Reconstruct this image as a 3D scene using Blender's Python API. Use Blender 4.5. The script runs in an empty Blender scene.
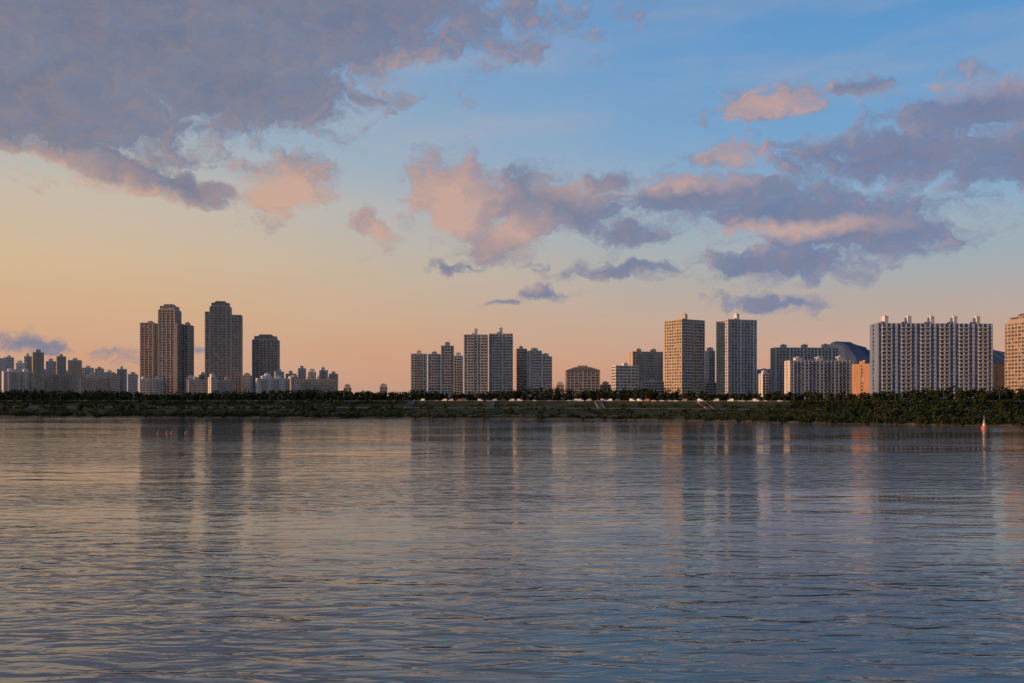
import bpy, math, random
import numpy as np
random.seed(7); rng=np.random.default_rng(7)
scene=bpy.context.scene
F=870.0; CAMH=16.0
def srgb(r,g,b):
    f=lambda c:(c/255/12.92) if c/255<=0.04045 else ((c/255+0.055)/1.055)**2.4
    return (f(r),f(g),f(b),1.0)
# ---------------------------------------------------------------- camera
cam=bpy.data.cameras.new("camera"); camo=bpy.data.objects.new("camera",cam)
scene.collection.objects.link(camo); scene.camera=camo
camo.location=(0,0,CAMH); camo.rotation_euler=(math.radians(90),0,0)
cam.lens=F/1024*36; cam.sensor_width=36; cam.shift_y=(399-341.5)/1024
cam.clip_start=0.5; cam.clip_end=80000
scene.view_settings.view_transform='Standard'; scene.view_settings.look='None'
scene.view_settings.exposure=0
# ---------------------------------------------------------------- node helpers
class NT:
    def __init__(s,t): s.t=t
    def n(s,typ,ins=None,**kw):
        nd=s.t.nodes.new(typ)
        for k,v in kw.items(): setattr(nd,k,v)
        if ins:
            for k,v in ins.items():
                sock=nd.inputs[k]
                if isinstance(v,bpy.types.NodeSocket): s.t.links.new(v,sock)
                else: sock.default_value=v
        return nd
    def math(s,op,a,b=None,c=None,clamp=False):
        d={0:a}
        if b is not None: d[1]=b
        if c is not None: d[2]=c
        return s.n('ShaderNodeMath',d,operation=op,use_clamp=clamp).outputs[0]
    def vm(s,op,a,b=None):
        d={0:a}
        if b is not None: d[1]=b
        nd=s.n('ShaderNodeVectorMath',d,operation=op)
        return nd.outputs['Value'] if op in('LENGTH','DOT_PRODUCT') else nd.outputs[0]
    def ramp(s,fac,stops,interp='LINEAR'):
        nd=s.n('ShaderNodeValToRGB',{0:fac}); cr=nd.color_ramp; cr.interpolation=interp
        while len(cr.elements)>1: cr.elements.remove(cr.elements[-1])
        cr.elements[0].position=stops[0][0]; cr.elements[0].color=stops[0][1]
        for p,c in stops[1:]:
            e=cr.elements.new(p); e.color=c
        return nd.outputs[0]
    def mix(s,f,a,b,bt='MIX'):
        nd=s.n('ShaderNodeMix',None,data_type='RGBA',blend_type=bt)
        for i,v in ((0,f),(6,a),(7,b)):
            if isinstance(v,bpy.types.NodeSocket): s.t.links.new(v,nd.inputs[i])
            else: nd.inputs[i].default_value=v
        return nd.outputs[2]
    def mr(s,v,a,b,c=0.0,d=1.0,smooth=False):
        return s.n('ShaderNodeMapRange',{0:v,1:a,2:b,3:c,4:d},interpolation_type='SMOOTHSTEP' if smooth else 'LINEAR').outputs[0]
def newmat(name):
    m=bpy.data.materials.new(name); m.use_nodes=True
    t=m.node_tree; b=t.nodes['Principled BSDF']
    return m,NT(t),b
# ---------------------------------------------------------------- cloud field (world sky directions: azimuth, elevation in degrees)
def dirn(x,y):
    u=(x-512)/F; v=(399-y)/F
    az=math.atan(u); return math.degrees(az),math.degrees(math.atan(v*math.cos(az)))
def blobspec(x,y,rx,ry,rot=0,w=1.0):
    a,e=dirn(x,y); k=math.degrees(1/F)*math.cos(math.radians(a))**1.5
    return (a,e,rx*k,ry*k,rot,w)
dens=[
 (170,-20,480,80,0,1.35),(120,30,340,92,0,1.35),(10,75,270,95,0,1.2),(350,10,210,72,12,1.2),(235,88,170,56,6,1.15),(60,120,200,56,4,1.1),
 (120,168,85,24,-12),(190,184,60,16,-15),(285,188,56,36,15),
 (375,232,24,15,-35,.7),
 (455,196,58,44,0),(505,206,78,46,0),(492,242,48,26),(570,208,74,32,-5),(602,182,40,14,0,.75),(634,232,44,20,0,.75),
 (690,198,92,26,3),(790,208,125,32,-3),(860,234,125,38,3),(800,262,80,26,5),(742,268,46,16,-8),
 (620,268,95,10,0,.7),(772,302,56,13,-4,.65),
 (900,156,165,34,-4),(985,108,115,38,2),(1020,158,125,40),(770,102,70,16,5,.75),(738,155,60,15,3,.7),(866,84,50,12,-4,.7),
 (545,292,34,8,-3,.6),(458,266,26,8,0,.6),(505,302,26,5,0,.55),
 (40,345,150,11,0,.36),
]
pink=[(285,195,80,45,0,1.15),(110,188,160,22,-8,.8),(450,205,72,60,0,1.0),(510,235,70,38,0,.7),(375,232,40,30,0,.8),(575,190,60,20,0,.45),
 (790,228,125,15,0,.9),(690,184,80,13,0,.6),(770,103,80,30,0,.75),(735,155,60,25,0,.65),(950,86,150,18,0,.5),(0,166,170,30,0,.75),(410,75,50,26,0,.4)]
W=bpy.data.worlds.new("World"); scene.world=W; W.use_nodes=True
t=W.node_tree; t.nodes.clear(); N=NT(t)
SUN_AZ=-98.0; SUN_EL=4.0
G=N.n('ShaderNodeTexCoord').outputs['Generated']
G=N.vm('NORMALIZE',G)
sep=N.n('ShaderNodeSeparateXYZ',{0:G}); X,Y,Z=sep.outputs
az=N.math('MULTIPLY',N.math('ARCTAN2',X,Y),57.29578)
el=N.math('MULTIPLY',N.math('ARCSINE',Z),57.29578)
P=N.n('ShaderNodeCombineXYZ',{0:az,1:el,2:0.0}).outputs[0]
def E(deg): return max(0,(deg)/60)
ef=N.math('DIVIDE',el,60.0,clamp=True)
Lr=N.ramp(ef,[(0,srgb(194,150,126)),(E(2.2),srgb(210,158,126)),(E(5),srgb(216,174,136)),(E(8.5),srgb(214,186,152)),(E(12),srgb(202,190,172)),(E(16),srgb(166,180,192)),(E(22),srgb(136,168,200)),(E(32),srgb(170,172,180)),(1,srgb(130,136,154))])
Rr=N.ramp(ef,[(0,srgb(196,150,130)),(E(2.2),srgb(208,160,136)),(E(5),srgb(190,168,156)),(E(8.5),srgb(160,174,182)),(E(12),srgb(134,172,202)),(E(16),srgb(114,164,208)),(E(22),srgb(94,152,206)),(E(30),srgb(86,136,186)),(1,srgb(66,104,150))])
lr=N.mr(X,-0.55,0.5,0,1,True)
base=N.mix(lr,Lr,Rr)
sky=N.n('ShaderNodeTexSky',sky_type='NISHITA',sun_disc=False,sun_elevation=math.radians(SUN_EL),sun_rotation=math.radians(SUN_AZ),altitude=20.0,air_density=1.0,dust_density=1.5,ozone_density=1.5)
nish=N.vm('MULTIPLY',sky.outputs[0],(0.12,0.12,0.12))
base=N.mix(0.05,base,nish)
hz=N.n('ShaderNodeTexNoise',{'Vector':N.vm('MULTIPLY',P,(0.05,0.22,1)),'Scale':1.0,'Detail':4.0,'Roughness':0.55}).outputs[0]
hz=N.mr(hz,0.42,0.7,0,0.25,True)
base=N.mix(hz,base,srgb(204,182,166))
# cloud density: large masses + turbulence
w=N.n('ShaderNodeTexNoise',{'Vector':P,'Scale':0.42,'Detail':3.0,'Roughness':0.6}).outputs['Color']
w=N.vm('MULTIPLY',N.vm('SUBTRACT',w,(0.5,0.5,0.5)),(4.4,2.4,0.0))
PW=N.vm('ADD',P,w)
cur=None
for bl in dens:
    a,e,rx,ry,rot,wt=blobspec(*bl)
    m=N.n('ShaderNodeMapping',{'Vector':PW,'Location':(a,e,0),'Rotation':(0,0,math.radians(rot)),'Scale':(rx,ry,1)},vector_type='TEXTURE').outputs[0]
    v=N.math('MULTIPLY_ADD',N.vm('LENGTH',m),-wt,wt)
    cur=v if cur is None else N.math('SMOOTH_MAX',cur,v,0.12)
def turb(off,det):
    st=N.vm('MULTIPLY',N.vm('ADD',PW,off),(0.6,1.0,1.0))
    return N.n('ShaderNodeTexNoise',{'Vector':st,'Scale':0.72,'Detail':det,'Roughness':0.60,'Lacunarity':2.15}).outputs[0]
nA=turb((0,0,0),7.0); nB=turb((-0.6,0.1,0),3.0)
D=N.math('ADD',cur,N.math('MULTIPLY',N.math('SUBTRACT',nA,0.48),2.4))
alpha=N.mr(D,-0.06,0.52,0,1,True)
grad=N.math('MULTIPLY',N.math('SUBTRACT',nA,nB),2.2)
thick=N.mr(cur,0.1,0.6,1.0,0.3)
grad=N.math('MULTIPLY',grad,thick)
pk=None
for bl in pink:
    a,e,rx,ry,rot,wt=blobspec(*bl)
    m=N.n('ShaderNodeMapping',{'Vector':PW,'Location':(a,e,0),'Rotation':(0,0,math.radians(rot)),'Scale':(rx,ry,1)},vector_type='TEXTURE').outputs[0]
    v=N.math('MULTIPLY_ADD',N.vm('LENGTH',m),-wt,wt)
    pk=v if pk is None else N.math('SMOOTH_MAX',pk,v,0.1)
pk=N.math('MAXIMUM',pk,0.0)
lit=N.math('ADD',N.math('ADD',grad,N.math('MULTIPLY',pk,1.0)),0.05)
lit=N.math('MINIMUM',N.math('MAXIMUM',lit,0.0),0.80)
shade=N.mix(N.mr(az,-30,25),srgb(114,120,142),srgb(106,126,164))
shade=N.mix(N.mr(D,0.4,1.6,0,0.75),shade,srgb(88,98,128))
shade=N.mix(N.mr(nB,0.36,0.68,0,0.42,True),shade,srgb(140,142,160))
litc=N.mix(N.mr(az,-28,25),srgb(222,178,146),srgb(206,168,156))
cc=N.mix(lit,shade,litc)
alpha=N.math('MULTIPLY',alpha,0.92)
col=N.mix(alpha,base,cc)
col=N.mix(N.mr(el,-0.1,-3.0,0,1),col,srgb(80,80,82))
bg=N.n('ShaderNodeBackground',{0:col,1:1.0})
N.n('ShaderNodeOutputWorld',{0:bg.outputs[0]})
W.cycles.sampling_method='NONE'
# ---------------------------------------------------------------- sun
sl=bpy.data.lights.new("sun","SUN"); sl.energy=5.0; sl.angle=math.radians(0.6); sl.color=(1.0,0.50,0.24)
so=bpy.data.objects.new("sun",sl); scene.collection.objects.link(so)
from mathutils import Vector
sd=Vector((math.sin(math.radians(SUN_AZ))*math.cos(math.radians(SUN_EL)),math.cos(math.radians(SUN_AZ))*math.cos(math.radians(SUN_EL)),math.sin(math.radians(SUN_EL))))
so.rotation_euler=sd.to_track_quat('Z','Y').to_euler(); so.location=(-300,0,200)
# ---------------------------------------------------------------- mesh builder
class MB:
    def __init__(s): s.v=[];s.f=[];s.m=[]
    def box(s,x0,x1,y0,y1,z0,z1,m=0):
        i=len(s.v)
        s.v+=[(x0,y0,z0),(x1,y0,z0),(x1,y1,z0),(x0,y1,z0),(x0,y0,z1),(x1,y0,z1),(x1,y1,z1),(x0,y1,z1)]
        s.f+=[(i,i+1,i+5,i+4),(i+1,i+2,i+6,i+5),(i+2,i+3,i+7,i+6),(i+3,i,i+4,i+7),(i+4,i+5,i+6,i+7),(i+3,i+2,i+1,i)]
        s.m+=[m]*6
    def taper(s,x0,x1,y0,y1,z0,z1,k,m=0):
        i=len(s.v); cx=(x0+x1)/2; cy=(y0+y1)/2
        s.v+=[(x0,y0,z0),(x1,y0,z0),(x1,y1,z0),(x0,y1,z0)]
        s.v+=[(cx+(x-cx)*k,cy+(y-cy)*k,z1) for x,y in((x0,y0),(x1,y0),(x1,y1),(x0,y1))]
        s.f+=[(i,i+1,i+5,i+4),(i+1,i+2,i+6,i+5),(i+2,i+3,i+7,i+6),(i+3,i,i+4,i+7),(i+4,i+5,i+6,i+7),(i+3,i+2,i+1,i)]
        s.m+=[m]*6
    def cyl(s,p0,p1,r0,r1,m=0,n=10):
        p0=Vector(p0);p1=Vector(p1);q=(p1-p0).to_track_quat('Z','Y'); i=len(s.v)
        for p,r in((p0,r0),(p1,r1)):
            for k in range(n):
                a=2*math.pi*k/n; s.v.append(tuple(p+q@Vector((r*math.cos(a),r*math.sin(a),0))))
        for k in range(n):
            s.f.append((i+k,i+(k+1)%n,i+n+(k+1)%n,i+n+k)); s.m.append(m)
        s.f.append(tuple(i+k for k in range(n))[::-1]); s.m.append(m)
        s.f.append(tuple(i+n+k for k in range(n))); s.m.append(m)
    def build(s,name,mats,loc=(0,0,0),rot=0.0,mesh_only=False):
        me=bpy.data.meshes.new(name); me.from_pydata(s.v,[],s.f)
        for m in mats: me.materials.append(m)
        me.polygons.foreach_set('material_index',s.m); me.update()
        if mesh_only: return me
        return place(name,me,loc,rot)
def place(name,me,loc,rot=0.0):
    o=bpy.data.objects.new(name,me); scene.collection.objects.link(o)
    o.location=loc; o.rotation_euler=(0,0,rot); return o
# ---------------------------------------------------------------- materials
def wallmat(name,c,var=0.12,rough=0.85):
    m,N,b=newmat(name)
    tc=N.n('ShaderNodeTexCoord').outputs['Object']
    n=N.n('ShaderNodeTexNoise',{'Vector':N.vm('MULTIPLY',tc,(0.35,0.35,0.06)),'Scale':1.0,'Detail':5.0,'Roughness':0.65}).outputs[0]
    k=N.mr(n,0.3,0.7,1-var*1.6,1+var)
    oi=N.n('ShaderNodeObjectInfo').outputs['Random']
    k=N.math('MULTIPLY',k,N.mr(oi,0,1,0.88,1.1))
    t=N.vm('MULTIPLY',(c[0],c[1],c[2]),N.n('ShaderNodeCombineXYZ',{0:k,1:k,2:k}).outputs[0])
    N.t.links.new(t,b.inputs['Base Color']); b.inputs['Roughness'].default_value=rough
    return m
def glassmat(name,c0,c1,c2=(0.34,0.31,0.28,1)):
    m,N,b=newmat(name)
    tc=N.n('ShaderNodeTexCoord').outputs['Object']
    s=N.vm('FLOOR',N.vm('MULTIPLY',tc,(1/1.9,1/1.9,1/2.95)))
    wn=N.n('ShaderNodeTexWhiteNoise',{'Vector':s},noise_dimensions='3D').outputs[0]
    c=N.ramp(wn,[(0,c0),(0.5,c0),(0.75,c1),(1,c2)])
    N.t.links.new(c,b.inputs['Base Color']); b.inputs['Roughness'].default_value=0.2
    b.inputs['IOR'].default_value=1.55
    return m
M_white=wallmat("painted_concrete_white",(0.50,0.49,0.48))
M_cream=wallmat("painted_concrete_cream",(0.44,0.37,0.29))
M_grey=wallmat("painted_concrete_grey",(0.34,0.34,0.35))
M_brown=wallmat("stone_cladding_brown",(0.35,0.30,0.27))
M_tan=wallmat("stone_cladding_tan",(0.42,0.35,0.29))
M_brick=wallmat("brick_red_brown",(0.34,0.20,0.13))
M_pale=wallmat("painted_concrete_pale",(0.62,0.60,0.58))
M_blue=wallmat("painted_concrete_blue",(0.14,0.21,0.33))
M_roof=wallmat("roof_dark",(0.13,0.12,0.12))
M_conc=wallmat("raw_concrete",(0.20,0.19,0.17),0.2)
M_glass=glassmat("window_glass_dark",(0.06,0.065,0.08,1),(0.12,0.12,0.14,1))
M_glass_haze=glassmat("window_glass_far_haze",(0.20,0.21,0.23,1),(0.28,0.28,0.29,1),(.4,.38,.35,1))  # far-block glass: aerial haze put into the paler colour, with random curtain tones
M_glassb=glassmat("window_glass_blue",(0.02,0.055,0.12,1),(0.05,0.11,0.20,1),(0.20,0.23,0.27,1))
# ---------------------------------------------------------------- buildings
BASEZ=13.0
def building(name,px0,px1,ytop,d,D=14,rot=0.0,wall=M_white,pier=None,glass=M_glass,floor=2.95,bay=3.6,pierw=0.5,span=1.15,
             roof='rooms',endblank=True,segs=None,accent=None,balc=True,pier_every=1):
    pier=pier or wall
    xc=((px0+px1)/2-512)/F*d; beta=math.atan2(xc,d)
    S=(px1-px0)/F*d*math.cos(beta); th=math.radians(rot)+beta
    Wd=max(6,(S-D*abs(math.sin(th)))/math.cos(th))
    ztop=CAMH+(399-ytop)/F*d; H=ztop-BASEZ
    nf=max(2,int(round(H/floor))); fh=H/nf
    b=MB(); hx=Wd/2; hy=D/2
    segs=segs or [(-1,1,0)]
    for (u0,u1,less) in segs:
        a0=u0*hx; a1=u1*hx; n=nf-less; h=n*fh
        b.box(a0+.35,a1-.35,-hy+.35,hy-.35,0,h-0.3,1)
        nb=max(1,int(round((a1-a0)/bay))); bw=(a1-a0)/nb
        for k in range(n+1):
            z0=k*fh-(0 if k==0 else 0.35); z1=min(z0+span,h)
            if k==n: z0=h-0.6; z1=h+0.5
            b.box(a0,a1,-hy+0.02,hy-0.02,z0,z1,0)
            if balc and k<n:
                for j in range(nb):
                    if (j%4) in (1,2):
                        b.box(a0+j*bw+0.15,a0+(j+1)*bw-0.15,-hy-0.9,-hy+0.01,z0+0.02,z0+span+0.05,3)
        for j in range(0,nb+1,pier_every):
            x=min(max(a0+j*bw,a0+pierw/2),a1-pierw/2)
            pw=pierw*(1.8 if j%4==0 else 1)
            xa=max(a0-0.02,x-pw/2);xb=min(a1+0.02,x+pw/2)
            b.box(xa,xb,-hy-0.12,-hy+0.5,0,h+0.3,2)
            b.box(xa,xb,hy-0.5,hy+0.12,0,h+0.3,2)
        for sx,xx in((-1,a0),(1,a1)):
            if endblank:
                x0,x1=(xx-0.15,xx+0.4) if sx<0 else (xx-0.4,xx+0.15)
                b.box(x0,x1,-hy+0.05,-1.3,0.0,h+0.4,0); b.box(x0,x1,1.3,hy-0.05,0.0,h+0.4,0)
            else:
                ny=max(2,int(round(D/bay)))
                for j in range(ny+1):
                    y=-hy+j*D/ny; y=min(max(y,-hy+0.4),hy-0.4)
                    x0,x1=(xx-0.1,xx+0.4) if sx<0 else (xx-0.4,xx+0.1)
                    b.box(x0,x1,y-pierw/2,y+pierw/2,0,h+0.3,2)
        if roof in('rooms','posts'):
            nr=max(1,int((a1-a0)/(17 if roof=='rooms' else 19)))
            for j in range(nr):
                x=a0+(j+0.5)*(a1-a0)/nr; w=random.uniform(2.2,3.2); hh=random.uniform(2.5,4.2)
                if roof=='posts': w=1.5; hh=6.3
                rm=2 if roof=='posts' else 0
                b.box(x-w,x+w,-2.6,3.2,h+0.1,h+hh,rm)
                b.box(x-w-.25,x+w+.25,-2.9,3.5,h+hh,h+hh+.3,rm)
                if roof=='posts': b.box(x-w-2.6,x-w,-2.2,2.8,h+.1,h+2.4,0)
                b.box(x-1.0,x+0.8,-1.2,1.2,h+hh+.3,h+hh+1.2,2)
                if random.random()<0.5: b.cyl((x+w*.6,0,h+hh+.3),(x+w*.6,0,h+hh+4.5),.09,.05,4,5)
        if roof=='hip':
            b.taper(a0-0.8,a1+0.8,-hy-0.8,hy+0.8,h+0.55,h+4.2,0.45,4)
            b.box(a0+(a1-a0)*.35,a1-(a1-a0)*.35,-hy*.35,hy*.35,h+3.9,h+6.0,0)
    if roof=='crown':
        u0,u1=min([(s[2],s[0],s[1]) for s in segs])[1:]
        cx=(u0+u1)/2*hx; hw=(u1-u0)/2*hx; h=nf*fh
        b.box(cx-hw*.86,cx+hw*.86,-hy*.86,hy*.86,h+0.45,h+3.2,0)
        b.box(cx-hw*.8,cx+hw*.8,-hy*.8,hy*.8,h+3.2,h+4.6,1)
        b.box(cx-hw*.86,cx+hw*.86,-hy*.86,hy*.86,h+4.6,h+5.3,0)
        for q in range(-2,3): b.box(cx+q*hw*.4-.35,cx+q*hw*.4+.35,-hy*.86-.2,-hy*.8,h+3.2,h+5.6,2)
        b.taper(cx-hw*.6,cx+hw*.6,-hy*.6,hy*.6,h+5.3,h+8.0,0.75,4)
    mats=[wall,glass,pier,accent or wall,M_roof]
    return b.build(name,mats,(xc*(1+D/2/d),d+D/2,BASEZ),math.radians(rot))
AB="apartment_building"; AT="apartment_tower"
TW=dict(endblank=False,balc=False,floor=3.3,bay=5)
building("residential_tower",140,161,323,1120,D=24,wall=M_brown,pier=M_tan,roof='rooms',pierw=1.1,**TW)
building("residential_tower",158,184,310,1090,D=22,wall=M_brown,pier=M_tan,roof='crown',pierw=1.1,segs=[(-1,.75,0),(.75,1,5)],**TW)
building("residential_tower",181,194,325,1110,D=20,wall=M_brown,pier=M_tan,roof='rooms',pierw=1.1,**TW)
building("residential_tower",205,243,307,1100,D=20,rot=14,wall=M_brown,pier=M_tan,roof='crown',pierw=1.1,segs=[(-1,-.75,2),(-.75,.4,0),(.4,1,3)],**TW)
building("residential_tower",252,280,340,1180,D=20,rot=8,wall=M_brown,pier=M_tan,roof='crown',pierw=1.0,**TW)
building(AB,411,427,354,960,D=12,rot=2,wall=M_white,accent=M_grey)
building(AB,428,454,346,930,D=13,rot=4,wall=M_grey,pier=M_white,accent=M_white,segs=[(-1,-.02,3),(.02,1,0)])
building(AB,454,463,356,1000,D=10,wall=M_white)
building(AB,464,488,335,920,D=13,wall=M_grey,pier=M_white,accent=M_white,roof='posts',bay=3.4,pierw=.7)
building(AB,489,513,334,925,D=13,wall=M_grey,pier=M_white,accent=M_white,roof='posts',bay=3.4,pierw=.7)
building(AB,514,527,349,990,D=10,wall=M_tan,rot=16)
building(AB,527,552,351,930,D=14,wall=M_grey,pier=M_white,accent=M_white,rot=12,segs=[(-1,.08,0),(.12,1,2)])
building("low_office_building",565,600,371,900,D=18,wall=M_brown,roof='hip',pierw=.8,bay=4.5,endblank=False,balc=False)
building(AB,611,639,366,880,D=14,wall=M_pale,endblank=False,balc=False,bay=4,rot=12)
building(AB,628,663,352,990,D=14,wall=M_cream,glass=M_glass_haze,rot=14)
building(AT,664,705,320,850,D=25,rot=32,wall=M_cream,pier=M_cream,accent=M_white,roof='posts',endblank=False,pierw=.9)
building(AB,705,715,351,960,D=10,wall=M_grey,rot=10)
building(AT,716,757,320,850,D=20,rot=20,wall=M_grey,pier=M_white,accent=M_grey,roof='posts',endblank=False,pierw=.9)
building(AB,770,839,348,880,D=14,rot=4,wall=M_grey,pier=M_pale,accent=M_white,pierw=.9)
building(AB,784,854,361,800,D=13,rot=4,wall=M_white,pier=M_pale,accent=M_blue,pierw=.9)
building(AB,855,874,364,760,D=22,rot=30,wall=M_brick,pier=M_tan)
building(AB,869,993,324,715,D=13,rot=3,wall=M_blue,pier=M_pale,accent=M_white,glass=M_glassb,roof='posts',pierw=1.0,bay=4.1,span=1.0,floor=3.2)
building(AB,992,1006,366,900,D=18,rot=20,wall=M_brick)
building(AT,1004,1062,322,700,D=22,rot=10,wall=M_brown,pier=M_tan,roof='crown',endblank=False,balc=False,pierw=.9)
building(AB,1075,1190,330,720,D=14,rot=-10,wall=M_white,pier=M_white,accent=M_blue)
building(AB,758,771,374,950,D=14,wall=M_white,rot=5)
cl=[(-60,-35,352),(-34,-12,360),(-10,4,356),(4,14,354),(16,24,360),(23,32,352),(32,44,349),(46,56,359),(56,66,354),(68,82,356),(82,94,363),(95,104,365),(104,115,368),(116,127,366),(128,138,371),
 (8,20,370),(36,48,367),(60,72,371),(86,98,372),(110,120,374),
 (138,150,375),(152,163,377),(164,183,362),(186,196,373),(197,208,371),(208,217,374),(219,231,366),(231,241,369),(242,252,373),(252,261,370),(263,272,374),(273,284,369),(285,296,369),(297,306,366),(308,316,370),(317,328,367),(329,338,370),
 (290,300,375),(324,334,376),(-95,-62,346),(-130,-98,355),
 (2,34,368),(38,76,371),(80,124,374),(188,236,377),(256,300,376),(300,338,377)]
for i,(a,b_,yt) in enumerate(cl):
    d=random.uniform(1150,1500) if yt<372 else random.uniform(1020,1100)
    building(AB,a,b_,yt+random.uniform(2,5),d,D=random.choice([9,11,12]),rot=random.uniform(-10,26)-math.degrees(math.atan2((a-512),F))*.6,
      wall=random.choice([M_white,M_pale,M_cream,M_pale,M_white,M_tan]),accent=random.choice([M_white,M_pale,M_cream]),balc=True,pierw=.6,glass=M_glass_haze)  # mostly pale walls and paler glass bring distance haze into the colours
for (a,b_,yt) in [(345,350,388),(380,387,387),(556,564,385),(600,611,385),(640,664,382),(758,786,383),(845,872,381),(690,720,383),(1000,1030,381)]:
    building("low_rise_building",a,b_,yt,random.uniform(900,960),D=12,wall=random.choice([M_white,M_cream,M_tan]),balc=False,endblank=False)
# ---------------------------------------------------------------- shoreline / terrain
SX=np.array([-9000,-3000,-1200,-455,-92,110,214,292,700,1500,4000,9000],float)
SY=np.array([2600,1400,950,775,716,645,560,505,330,150,-100,-400],float)
xs_f=np.arange(-9000,9001,5.0); ys_f=np.interp(xs_f,SX,SY)
ker=np.exp(-np.linspace(-2.2,2.2,25)**2); ker/=ker.sum()
yp=np.pad(ys_f,12,mode='edge'); ys_s=np.convolve(yp,ker,'valid')
jit=np.convolve(rng.normal(0,1,len(xs_f)+8),np.ones(9)/9,'valid')*5.0
ys_s=ys_s+jit
def shore(x): return float(np.interp(x,xs_f,ys_s))
TT=[-60,0,4,10,30,60,66,100,128,134,150,165,172,400,1500,6000,20000]
TZ=[-4,-0.1,1.7,2.6,3.4,4.6,5.6,7.6,12.0,13.6,13.8,13.9,13.2,13.0,13.0,13.0,13.0]
def tz(t): return float(np.interp(t,TT,TZ))
xcols=np.concatenate([np.arange(-9000,-1500,250),np.arange(-1500,1500,6),np.arange(1500,9001,250)])
v=[];f=[]
for x in xcols:
    s=shore(x)
    for tt,z in zip(TT,TZ): v.append((x,s+tt,z))
n=len(TT)
for i in range(len(xcols)-1):
    for j in range(n-1):
        a=i*n+j; f.append((a,a+n,a+n+1,a+1))
me=bpy.data.meshes.new("ground"); me.from_pydata(v,[],f); me.update()
m,N,b=newmat("river_park_ground")
pos=N.n('ShaderNodeNewGeometry').outputs['Position']
n1=N.n('ShaderNodeTexNoise',{'Vector':N.vm('MULTIPLY',pos,(0.02,0.05,0.2)),'Scale':1.0,'Detail':7.0,'Roughness':0.65}).outputs[0]
g=N.ramp(n1,[(0.3,(0.018,0.026,0.012,1)),(0.5,(0.034,0.044,0.018,1)),(0.62,(0.06,0.06,0.028,1)),(0.78,(0.10,0.08,0.05,1))])
n2=N.n('ShaderNodeTexNoise',{'Vector':pos,'Scale':0.6,'Detail':5.0}).outputs[0]
st=N.ramp(n2,[(0.35,(0.035,0.035,0.028,1)),(0.65,(0.12,0.11,0.09,1))])
zz=N.n('ShaderNodeSeparateXYZ',{0:pos}).outputs[2]
c=N.mix(N.mr(zz,1.6,0.8),g,st); N.t.links.new(c,b.inputs['Base Color']); b.inputs['Roughness'].default_value=0.95
b.inputs['Specular IOR Level'].default_value=0.1
me.materials.append(m); ground=place("ground",me,(0,0,0))
M_ground=m
def strip(name,t0,t1,mat,x0,x1,dz=0.06):
    v=[];f=[]
    ks=[t0]+[q for q in TT if t0<q<t1]+[t1]
    XX=[x for x in xcols if x0<=x<=x1]
    for x in XX:
        for q in ks: v.append((x,shore(x)+q,tz(q)+dz))
    n=len(ks)
    for i in range(len(XX)-1):
        for j in range(n-1):
            a=i*n+j; f.append((a,a+n,a+n+1,a+1))
    me=bpy.data.meshes.new(name); me.from_pydata(v,[],f); me.materials.append(mat); me.update()
    return place(name,me,(0,0,0))
M_asph=wallmat("asphalt",(0.055,0.055,0.057)); M_path=wallmat("path_concrete",(0.15,0.14,0.12))
strip("riverside_path",11,14,M_path,-1400,1400)
strip("promenade",100.5,103,M_path,-1400,1400)
strip("levee_road",136,148,M_asph,-1400,1400)
rl=MB()
for x in np.arange(-900,700,4.0):
    y0=shore(x)+134.6; y1=shore(x+4)+134.6; z=tz(134.6)
    rl.box(x-.06,x+.06,y0-.06,y0+.06,z-.1,z+1.1,0)
    for zz_ in (.55,1.05): rl.cyl((x,y0,z+zz_),(x+4,y1,z+zz_),.05,.05,0,4)
rl.build("levee_railing",[M_grey])
mb=MB()
for (y0,z0,y1,z1) in((14,-2,-4,14.2),(-4,14.2,-3000,14.2)):
    i=len(mb.v); mb.v+=[(-4000,y0,z0),(4000,y0,z0),(4000,y1,z1),(-4000,y1,z1)]; mb.f.append((i,i+1,i+2,i+3)); mb.m.append(0)
mb.build("near_bank",[M_ground])
def at(px,tt):
    y=700.0
    for _ in range(30):
        x=(px-512)/F*y; y=shore(x)+tt
    return (px-512)/F*y,y
for px in (410,491,600,706):
    x,y=at(px,115); s=MB(); L=34.0; n=44
    for k in range(n):
        tt=100+L*k/n; s.box(-2.7,2.7,tt-117,tt-117+L/n,tz(tt)-1.0-7,tz(min(tt+L/n,134))+0.12-7,0)
    for sx in(-3.0,2.7): 
        for k in range(11):
            tt=100+L*k/11; s.box(sx,sx+.3,tt-117,tt-117+L/11,tz(tt)-1-7,tz(tt+L/11)+0.7-7,0)
    s.build("concrete_stairs",[M_conc],(x,shore(x)+117,7.0))
# ---------------------------------------------------------------- hills
hx=np.linspace(600,5200,180); hv=[];hf=[]
prof=lambda x:(np.interp(x,[600,1500,1750,2050,2250,2330,2480,2750,3000,3250,3450,3700,4200,5200],[0,120,215,200,330,425,400,260,240,330,370,300,180,60]))
rr=np.convolve(rng.normal(0,1,186),np.ones(7)/7,'valid')*22
for i,x in enumerate(hx):
    p=prof(x)+rr[i]
    for j,k in enumerate((0,.35,.7,.92,1,.9,.5,0)): hv.append((x+rng.normal(0,8),5600+j*170,13+max(0,p)*k-1))
for i in range(179):
    for j in range(7):
        a=i*8+j; hf.append((a,a+8,a+9,a+1))
me=bpy.data.meshes.new("hills"); me.from_pydata(hv,[],hf); me.update()
m,N,b=newmat("wooded_hill_haze"); pos=N.n('ShaderNodeNewGeometry').outputs['Position']  # woodland colour tinted blue to carry the aerial haze
n1=N.n('ShaderNodeTexNoise',{'Vector':pos,'Scale':0.012,'Detail':6.0}).outputs[0]
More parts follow.
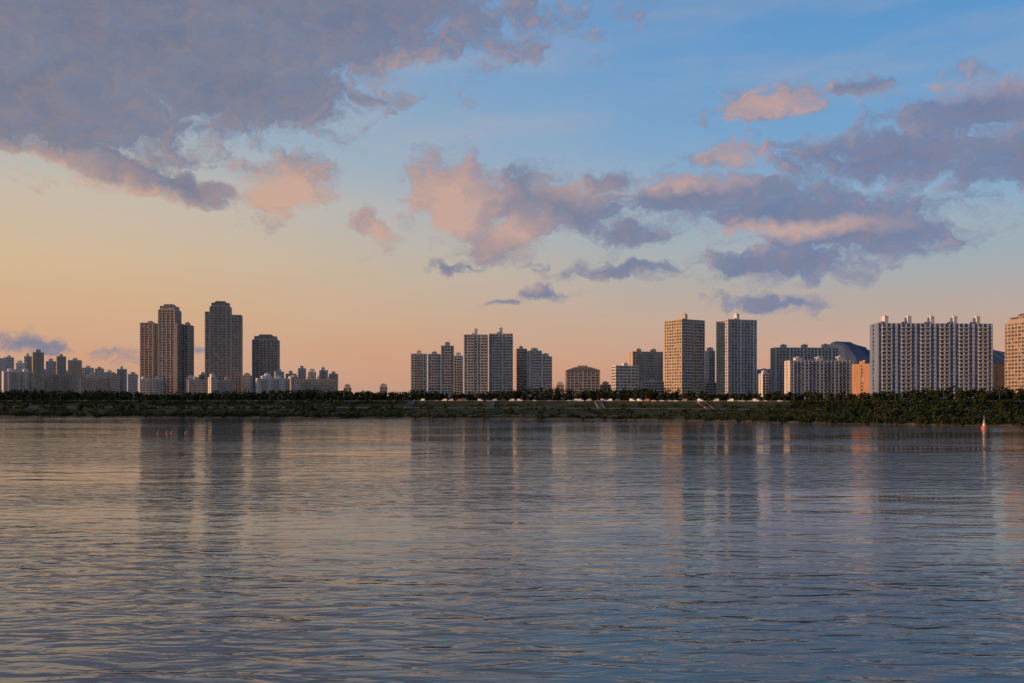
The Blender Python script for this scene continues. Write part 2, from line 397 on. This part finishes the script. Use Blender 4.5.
N.t.links.new(N.ramp(n1,[(0.35,(0.045,0.075,0.135,1)),(0.65,(0.06,0.095,0.16,1))]),b.inputs['Base Color']); b.inputs['Roughness'].default_value=1
b.inputs['Specular IOR Level'].default_value=0.0
me.materials.append(m); place("hills",me,(0,0,0))
# ---------------------------------------------------------------- vegetation
def leafmat(name,stops):
    m,N,b=newmat(name); pos=N.n('ShaderNodeNewGeometry').outputs['Position']
    n1=N.n('ShaderNodeTexNoise',{'Vector':pos,'Scale':0.35,'Detail':3.0,'Roughness':.7}).outputs[0]
    n0=N.n('ShaderNodeTexNoise',{'Vector':pos,'Scale':0.03,'Detail':2.0}).outputs[0]
    f=N.math('ADD',N.math('MULTIPLY',n1,0.6),N.math('MULTIPLY',n0,0.4))
    N.t.links.new(N.ramp(f,stops),b.inputs['Base Color']); b.inputs['Roughness'].default_value=0.85
    b.inputs['Specular IOR Level'].default_value=0.1
    return m
M_leaf=leafmat("foliage",[(0.36,(0.018,0.027,0.012,1)),(0.5,(0.028,0.040,0.016,1)),(0.62,(0.048,0.052,0.022,1))])
M_bark=wallmat("bark",(0.06,0.05,0.04))
def veg(name,items,leaves,lsize,trunk=True,low=0.62):
    V=[];Fc=[];Mi=[];off=0
    for (x,y,z,h,r) in items:
        nl=9; cz=z+h*(low if trunk else 0.45); hz=h*((0.98-low) if trunk else 0.5)
        ang=rng.uniform(0,2*math.pi,nl); rad=rng.uniform(0.15,0.75,nl)*r; lz=rng.uniform(-0.8,0.85,nl)*hz
        taper=1-0.55*np.clip(lz/hz,0,1)
        lc=np.stack([x+np.cos(ang)*rad*taper,y+np.sin(ang)*rad*taper,cz+lz],1); lrad=r*rng.uniform(0.28,0.5,nl)
        idx=rng.integers(0,nl,leaves); dirs=rng.normal(size=(leaves,3)); dirs/=np.linalg.norm(dirs,axis=1)[:,None]
        c=lc[idx]+dirs*(lrad[idx]*rng.uniform(0.5,1.1,leaves)**0.7)[:,None]
        a=rng.normal(size=(leaves,3)); a/=np.linalg.norm(a,axis=1)[:,None]
        q=np.cross(a,rng.normal(size=(leaves,3))); q/=np.linalg.norm(q,axis=1)[:,None]
        s=(lsize*rng.uniform(.6,1.3,leaves))[:,None]
        vv=np.stack([c-a*s-q*s*.6,c+a*s-q*s*.6,c+a*s*.8+q*s*.7,c-a*s*.7+q*s*.6],1).reshape(-1,3)
        V.append(vv); Fc+= [(off+4*k,off+4*k+1,off+4*k+2,off+4*k+3) for k in range(leaves)]; Mi+=[0]*leaves; off+=4*leaves
        if trunk:
            t=MB(); t.cyl((x,y,z-.3),(x,y,cz),.28,.12,1,6)
            for k in range(4): t.cyl((x,y,z+h*(.3+.06*k)),tuple(lc[k]),.11,.04,1,5)
            V.append(np.array(t.v)); Fc+=[tuple(off+q_ for q_ in ff) for ff in t.f]; Mi+=[1]*len(t.f); off+=len(t.v)
    me=bpy.data.meshes.new(name); me.from_pydata(np.concatenate(V).tolist(),[],Fc)
    me.materials.append(M_leaf); me.materials.append(M_bark); me.polygons.foreach_set('material_index',Mi); me.update()
    return place(name,me,(0,0,0))
items=[]
x=-850
while x<640:
    big=0.92+0.14*math.sin(x*.021)+0.10*math.sin(x*.0573+1)
    for tt,hs in ((152,.55),(160,.9),(170,1.05),(182,1.1)):
        if random.random()<(0.95 if tt>155 else .7):
            xx=x+random.uniform(-3,3); t_=tt+random.uniform(-3,3); h=random.uniform(9.6,12.8)*hs*big*(0.85 if x>170 else 1)
            items.append((xx,shore(xx)+t_,tz(t_)-.3,h,h*random.uniform(.42,.56)))
    x+=random.uniform(5,7)
veg("row_of_trees",items,130,0.8,True,.47)
items=[]
for k in range(210):
    px=random.choice([random.uniform(-60,400),random.uniform(740,1090),random.uniform(780,1090),random.uniform(820,1090),random.uniform(400,740)])
    tt=random.uniform(20,125)
    x,y=at(px,tt); h=random.uniform(3.5,6)
    if 400<px<790 and (random.random()<.8 or tt>70): continue
    items.append((x,y,tz(tt),h,h*random.uniform(.45,.65)))
veg("park_trees",items,110,0.6,True,.5)
items=[]
for k in range(2900):
    px=random.uniform(-80,1110); tt=random.choice([random.uniform(1.5,9),random.uniform(1.5,9),random.uniform(16,60),random.uniform(60,100),random.uniform(105,132),random.uniform(120,133)])
    dens_=1.0 if (px>760) else (0.9 if px<405 else 0.4)
    if random.random()>dens_: continue
    if 400<px<790 and tt>118: continue
    x,y=at(px,tt); h=random.uniform(1.0,2.9)*(1.2 if px>760 else 1)
    if 400<px<790: h*=.7
    items.append((x,y,tz(tt)-.2,h,random.uniform(2,5)))
veg("riverside_shrubs",items,60,0.5,False)
# ---------------------------------------------------------------- parked cars
def paint(name,c):
    m,N,b=newmat(name); tc=N.n('ShaderNodeTexCoord').outputs['Object']
    n=N.n('ShaderNodeTexNoise',{'Vector':tc,'Scale':2.0,'Detail':3.0}).outputs[0]
    N.t.links.new(N.mix(N.mr(n,.4,.7,0,.15),c,(0.15,0.13,0.11,1)),b.inputs['Base Color'])
    b.inputs['Roughness'].default_value=.3; b.inputs['Coat Weight'].default_value=.5; return m
paints=[paint("car_paint_white",(.75,.75,.74,1)),paint("car_paint_silver",(.42,.43,.45,1)),paint("car_paint_black",(.03,.03,.035,1)),paint("car_paint_red",(.35,.05,.04,1)),paint("car_paint_white_warm",(.72,.70,.66,1))]
M_tyre=wallmat("tyre_rubber",(.02,.02,.02))
def car_mesh(p,van):
    b=MB()
    if van: low=[(-2.6,.35),(2.6,.35),(2.65,1.05),(2.3,1.35),(-2.6,1.4)]; cab=[(-2.58,1.4),(2.1,1.37),(1.4,2.35),(-2.5,2.4)]
    else: low=[(-2.25,.35),(2.2,.35),(2.25,.75),(1.2,.95),(-1.9,1.0),(-2.25,.85)]; cab=[(-1.8,1.0),(1.1,.95),(.45,1.45),(-1.2,1.48)]
    for poly,w0,w1,mm in((low,.9,.9,0),(cab,.86,.68,1)):
        i=len(b.v); n=len(poly); zt=max(q[1] for q in poly); zb=min(q[1] for q in poly)
        for sgn in(-1,1):
            for (xx,zz) in poly: b.v.append((xx,sgn*(w0+(w1-w0)*(zz-zb)/(zt-zb)),zz))
        for k in range(n): b.f.append((i+k,i+(k+1)%n,i+n+(k+1)%n,i+n+k)[::-1]); b.m.append(mm if not(mm==1 and k==2) else 0)
        b.f.append(tuple(range(i,i+n))); b.m.append(mm); b.f.append(tuple(range(i+n,i+2*n))[::-1]); b.m.append(mm)
    if van:
        b.box(-2.5,1.3,-.7,.7,2.38,2.46,0); b.box(-2.55,0.3,-.89,.89,1.38,2.3,0)
    else: b.box(-1.15,.4,-.66,.66,1.47,1.52,0)
    for xx in(-1.4,1.4):
        for sy in(-.93,.73): b.cyl((xx,sy,.33),(xx,sy+.2,.33),.33,.33,2,12)
    return b.build("car",[p,M_glass,M_tyre],mesh_only=True)
cms=[(car_mesh(p,v_),v_) for p in paints for v_ in(False,True)]
px=415
while px<785:
    if random.random()<0.8:
        tt=random.choice([138.0,141.5]); x,y=at(px,tt); dx=10; an=math.atan2(shore(x+dx)-shore(x-dx),2*dx)
        cm,v_=random.choice(cms+cms[:2]+cms[-2:]+cms[-2:])
        place("parked_van" if v_ else "parked_car",cm,(x,y,tz(tt)+.07),an+random.choice([0,math.pi]))
    px+=random.uniform(5.5,9)
lm=MB(); lm.cyl((0,0,0),(0,0,.6),.22,.2,0,8); lm.cyl((0,0,.6),(0,0,9),.13,.07,0,8); lm.cyl((0,0,8.9),(0,-1.8,9.5),.06,.05,0,6); lm.box(-.2,.2,-2.5,-1.7,9.42,9.6,1)
lme=lm.build("lamp",[M_roof,M_grey],mesh_only=True)
for px in range(-40,1090,52):
    x,y=at(px+random.uniform(-6,6),133); place("street_lamp",lme,(x,y,tz(133)))
# ---------------------------------------------------------------- buoys
M_or=paint("buoy_orange",(.75,.17,.03,1)); M_wh=paints[0]
bb=MB(); bb.cyl((0,0,-.5),(0,0,.55),1.35,1.5,0,20); bb.cyl((0,0,.55),(0,0,.8),1.5,1.1,0,20)
for k in range(4):
    a=math.pi/4+k*math.pi/2; bb.cyl((.9*math.cos(a),.9*math.sin(a),.8),(.35*math.cos(a),.35*math.sin(a),3.6),.07,.06,1,6)
for z,r in((1.7,.72),(2.7,.52)):
    for k in range(4):
        a=math.pi/4+k*math.pi/2;c_=a+math.pi/2; bb.cyl((r*math.cos(a),r*math.sin(a),z),(r*math.cos(c_),r*math.sin(c_),z),.05,.05,1,5)
bb.cyl((0,0,1.0),(0,0,2.5),.4,.4,1,12); bb.cyl((0,0,3.6),(0,0,3.75),.5,.5,0,14); bb.cyl((0,0,3.75),(0,0,4.3),.2,.16,1,10); bb.cyl((0,0,4.3),(0,0,7.2),.06,.04,1,6)
bb.build("navigation_buoy",[M_or,M_wh],((984-512)/F*478,478,0.0),.3)
sb=MB(); sb.cyl((0,0,-.3),(0,0,.35),.55,.6,0,14); sb.cyl((0,0,.35),(0,0,.6),.6,.2,0,14); sb.cyl((0,0,.6),(0,0,1.1),.08,.06,1,6)
sbm=sb.build("sb",[paints[3],M_wh],mesh_only=True)
for px,d in((158,408),(167,405),(172,412),(186,410)): place("mooring_buoy",sbm,((px-512)/F*d,d,0),0)
# ---------------------------------------------------------------- water
v=MB()
v.v=[(-9000,-20,0),(9000,-20,0),(9000,3200,0),(-9000,3200,0)]; v.f=[(0,1,2,3)]; v.m=[0]
m,N,b=newmat("river_water")
pos=N.n('ShaderNodeNewGeometry').outputs['Position']
def nz(sx,sy,det,rough=.5,dist=0.0,off=0):
    vec=N.n('ShaderNodeMapping',{'Vector':pos,'Scale':(sx,sy,1),'Location':(off,off*1.7,0),'Rotation':(0,0,math.radians(8 if off else 0))}).outputs[0]
    return N.n('ShaderNodeTexNoise',{'Vector':vec,'Scale':1.0,'Detail':det,'Roughness':rough,'Distortion':dist}).outputs[0]
wind=nz(0.004,0.012,2.0,.6,0.5,3.1); wind=N.mr(wind,0.38,0.62,0.30,1.2,True)
swell=N.math('MULTIPLY',nz(0.045,0.12,1.0,.5,.3,7.7),0.75)
w1=N.math('MULTIPLY',nz(0.17,0.52,2.0,.5,.7,1.3),0.70)
w2=N.math('MULTIPLY',nz(0.8,1.9,2.0,.5,.4,5.9),0.075)
h=N.math('ADD',swell,N.math('MULTIPLY',N.math('ADD',w1,w2),wind))
bump=N.n('ShaderNodeBump',{'Strength':1.0,'Distance':0.34,'Height':h}).outputs[0]
N.t.links.new(bump,b.inputs['Normal'])
b.inputs['Base Color'].default_value=(0.065,0.09,0.095,1); b.inputs['Roughness'].default_value=0.06; b.inputs['IOR'].default_value=1.72
v.build("water",[m])
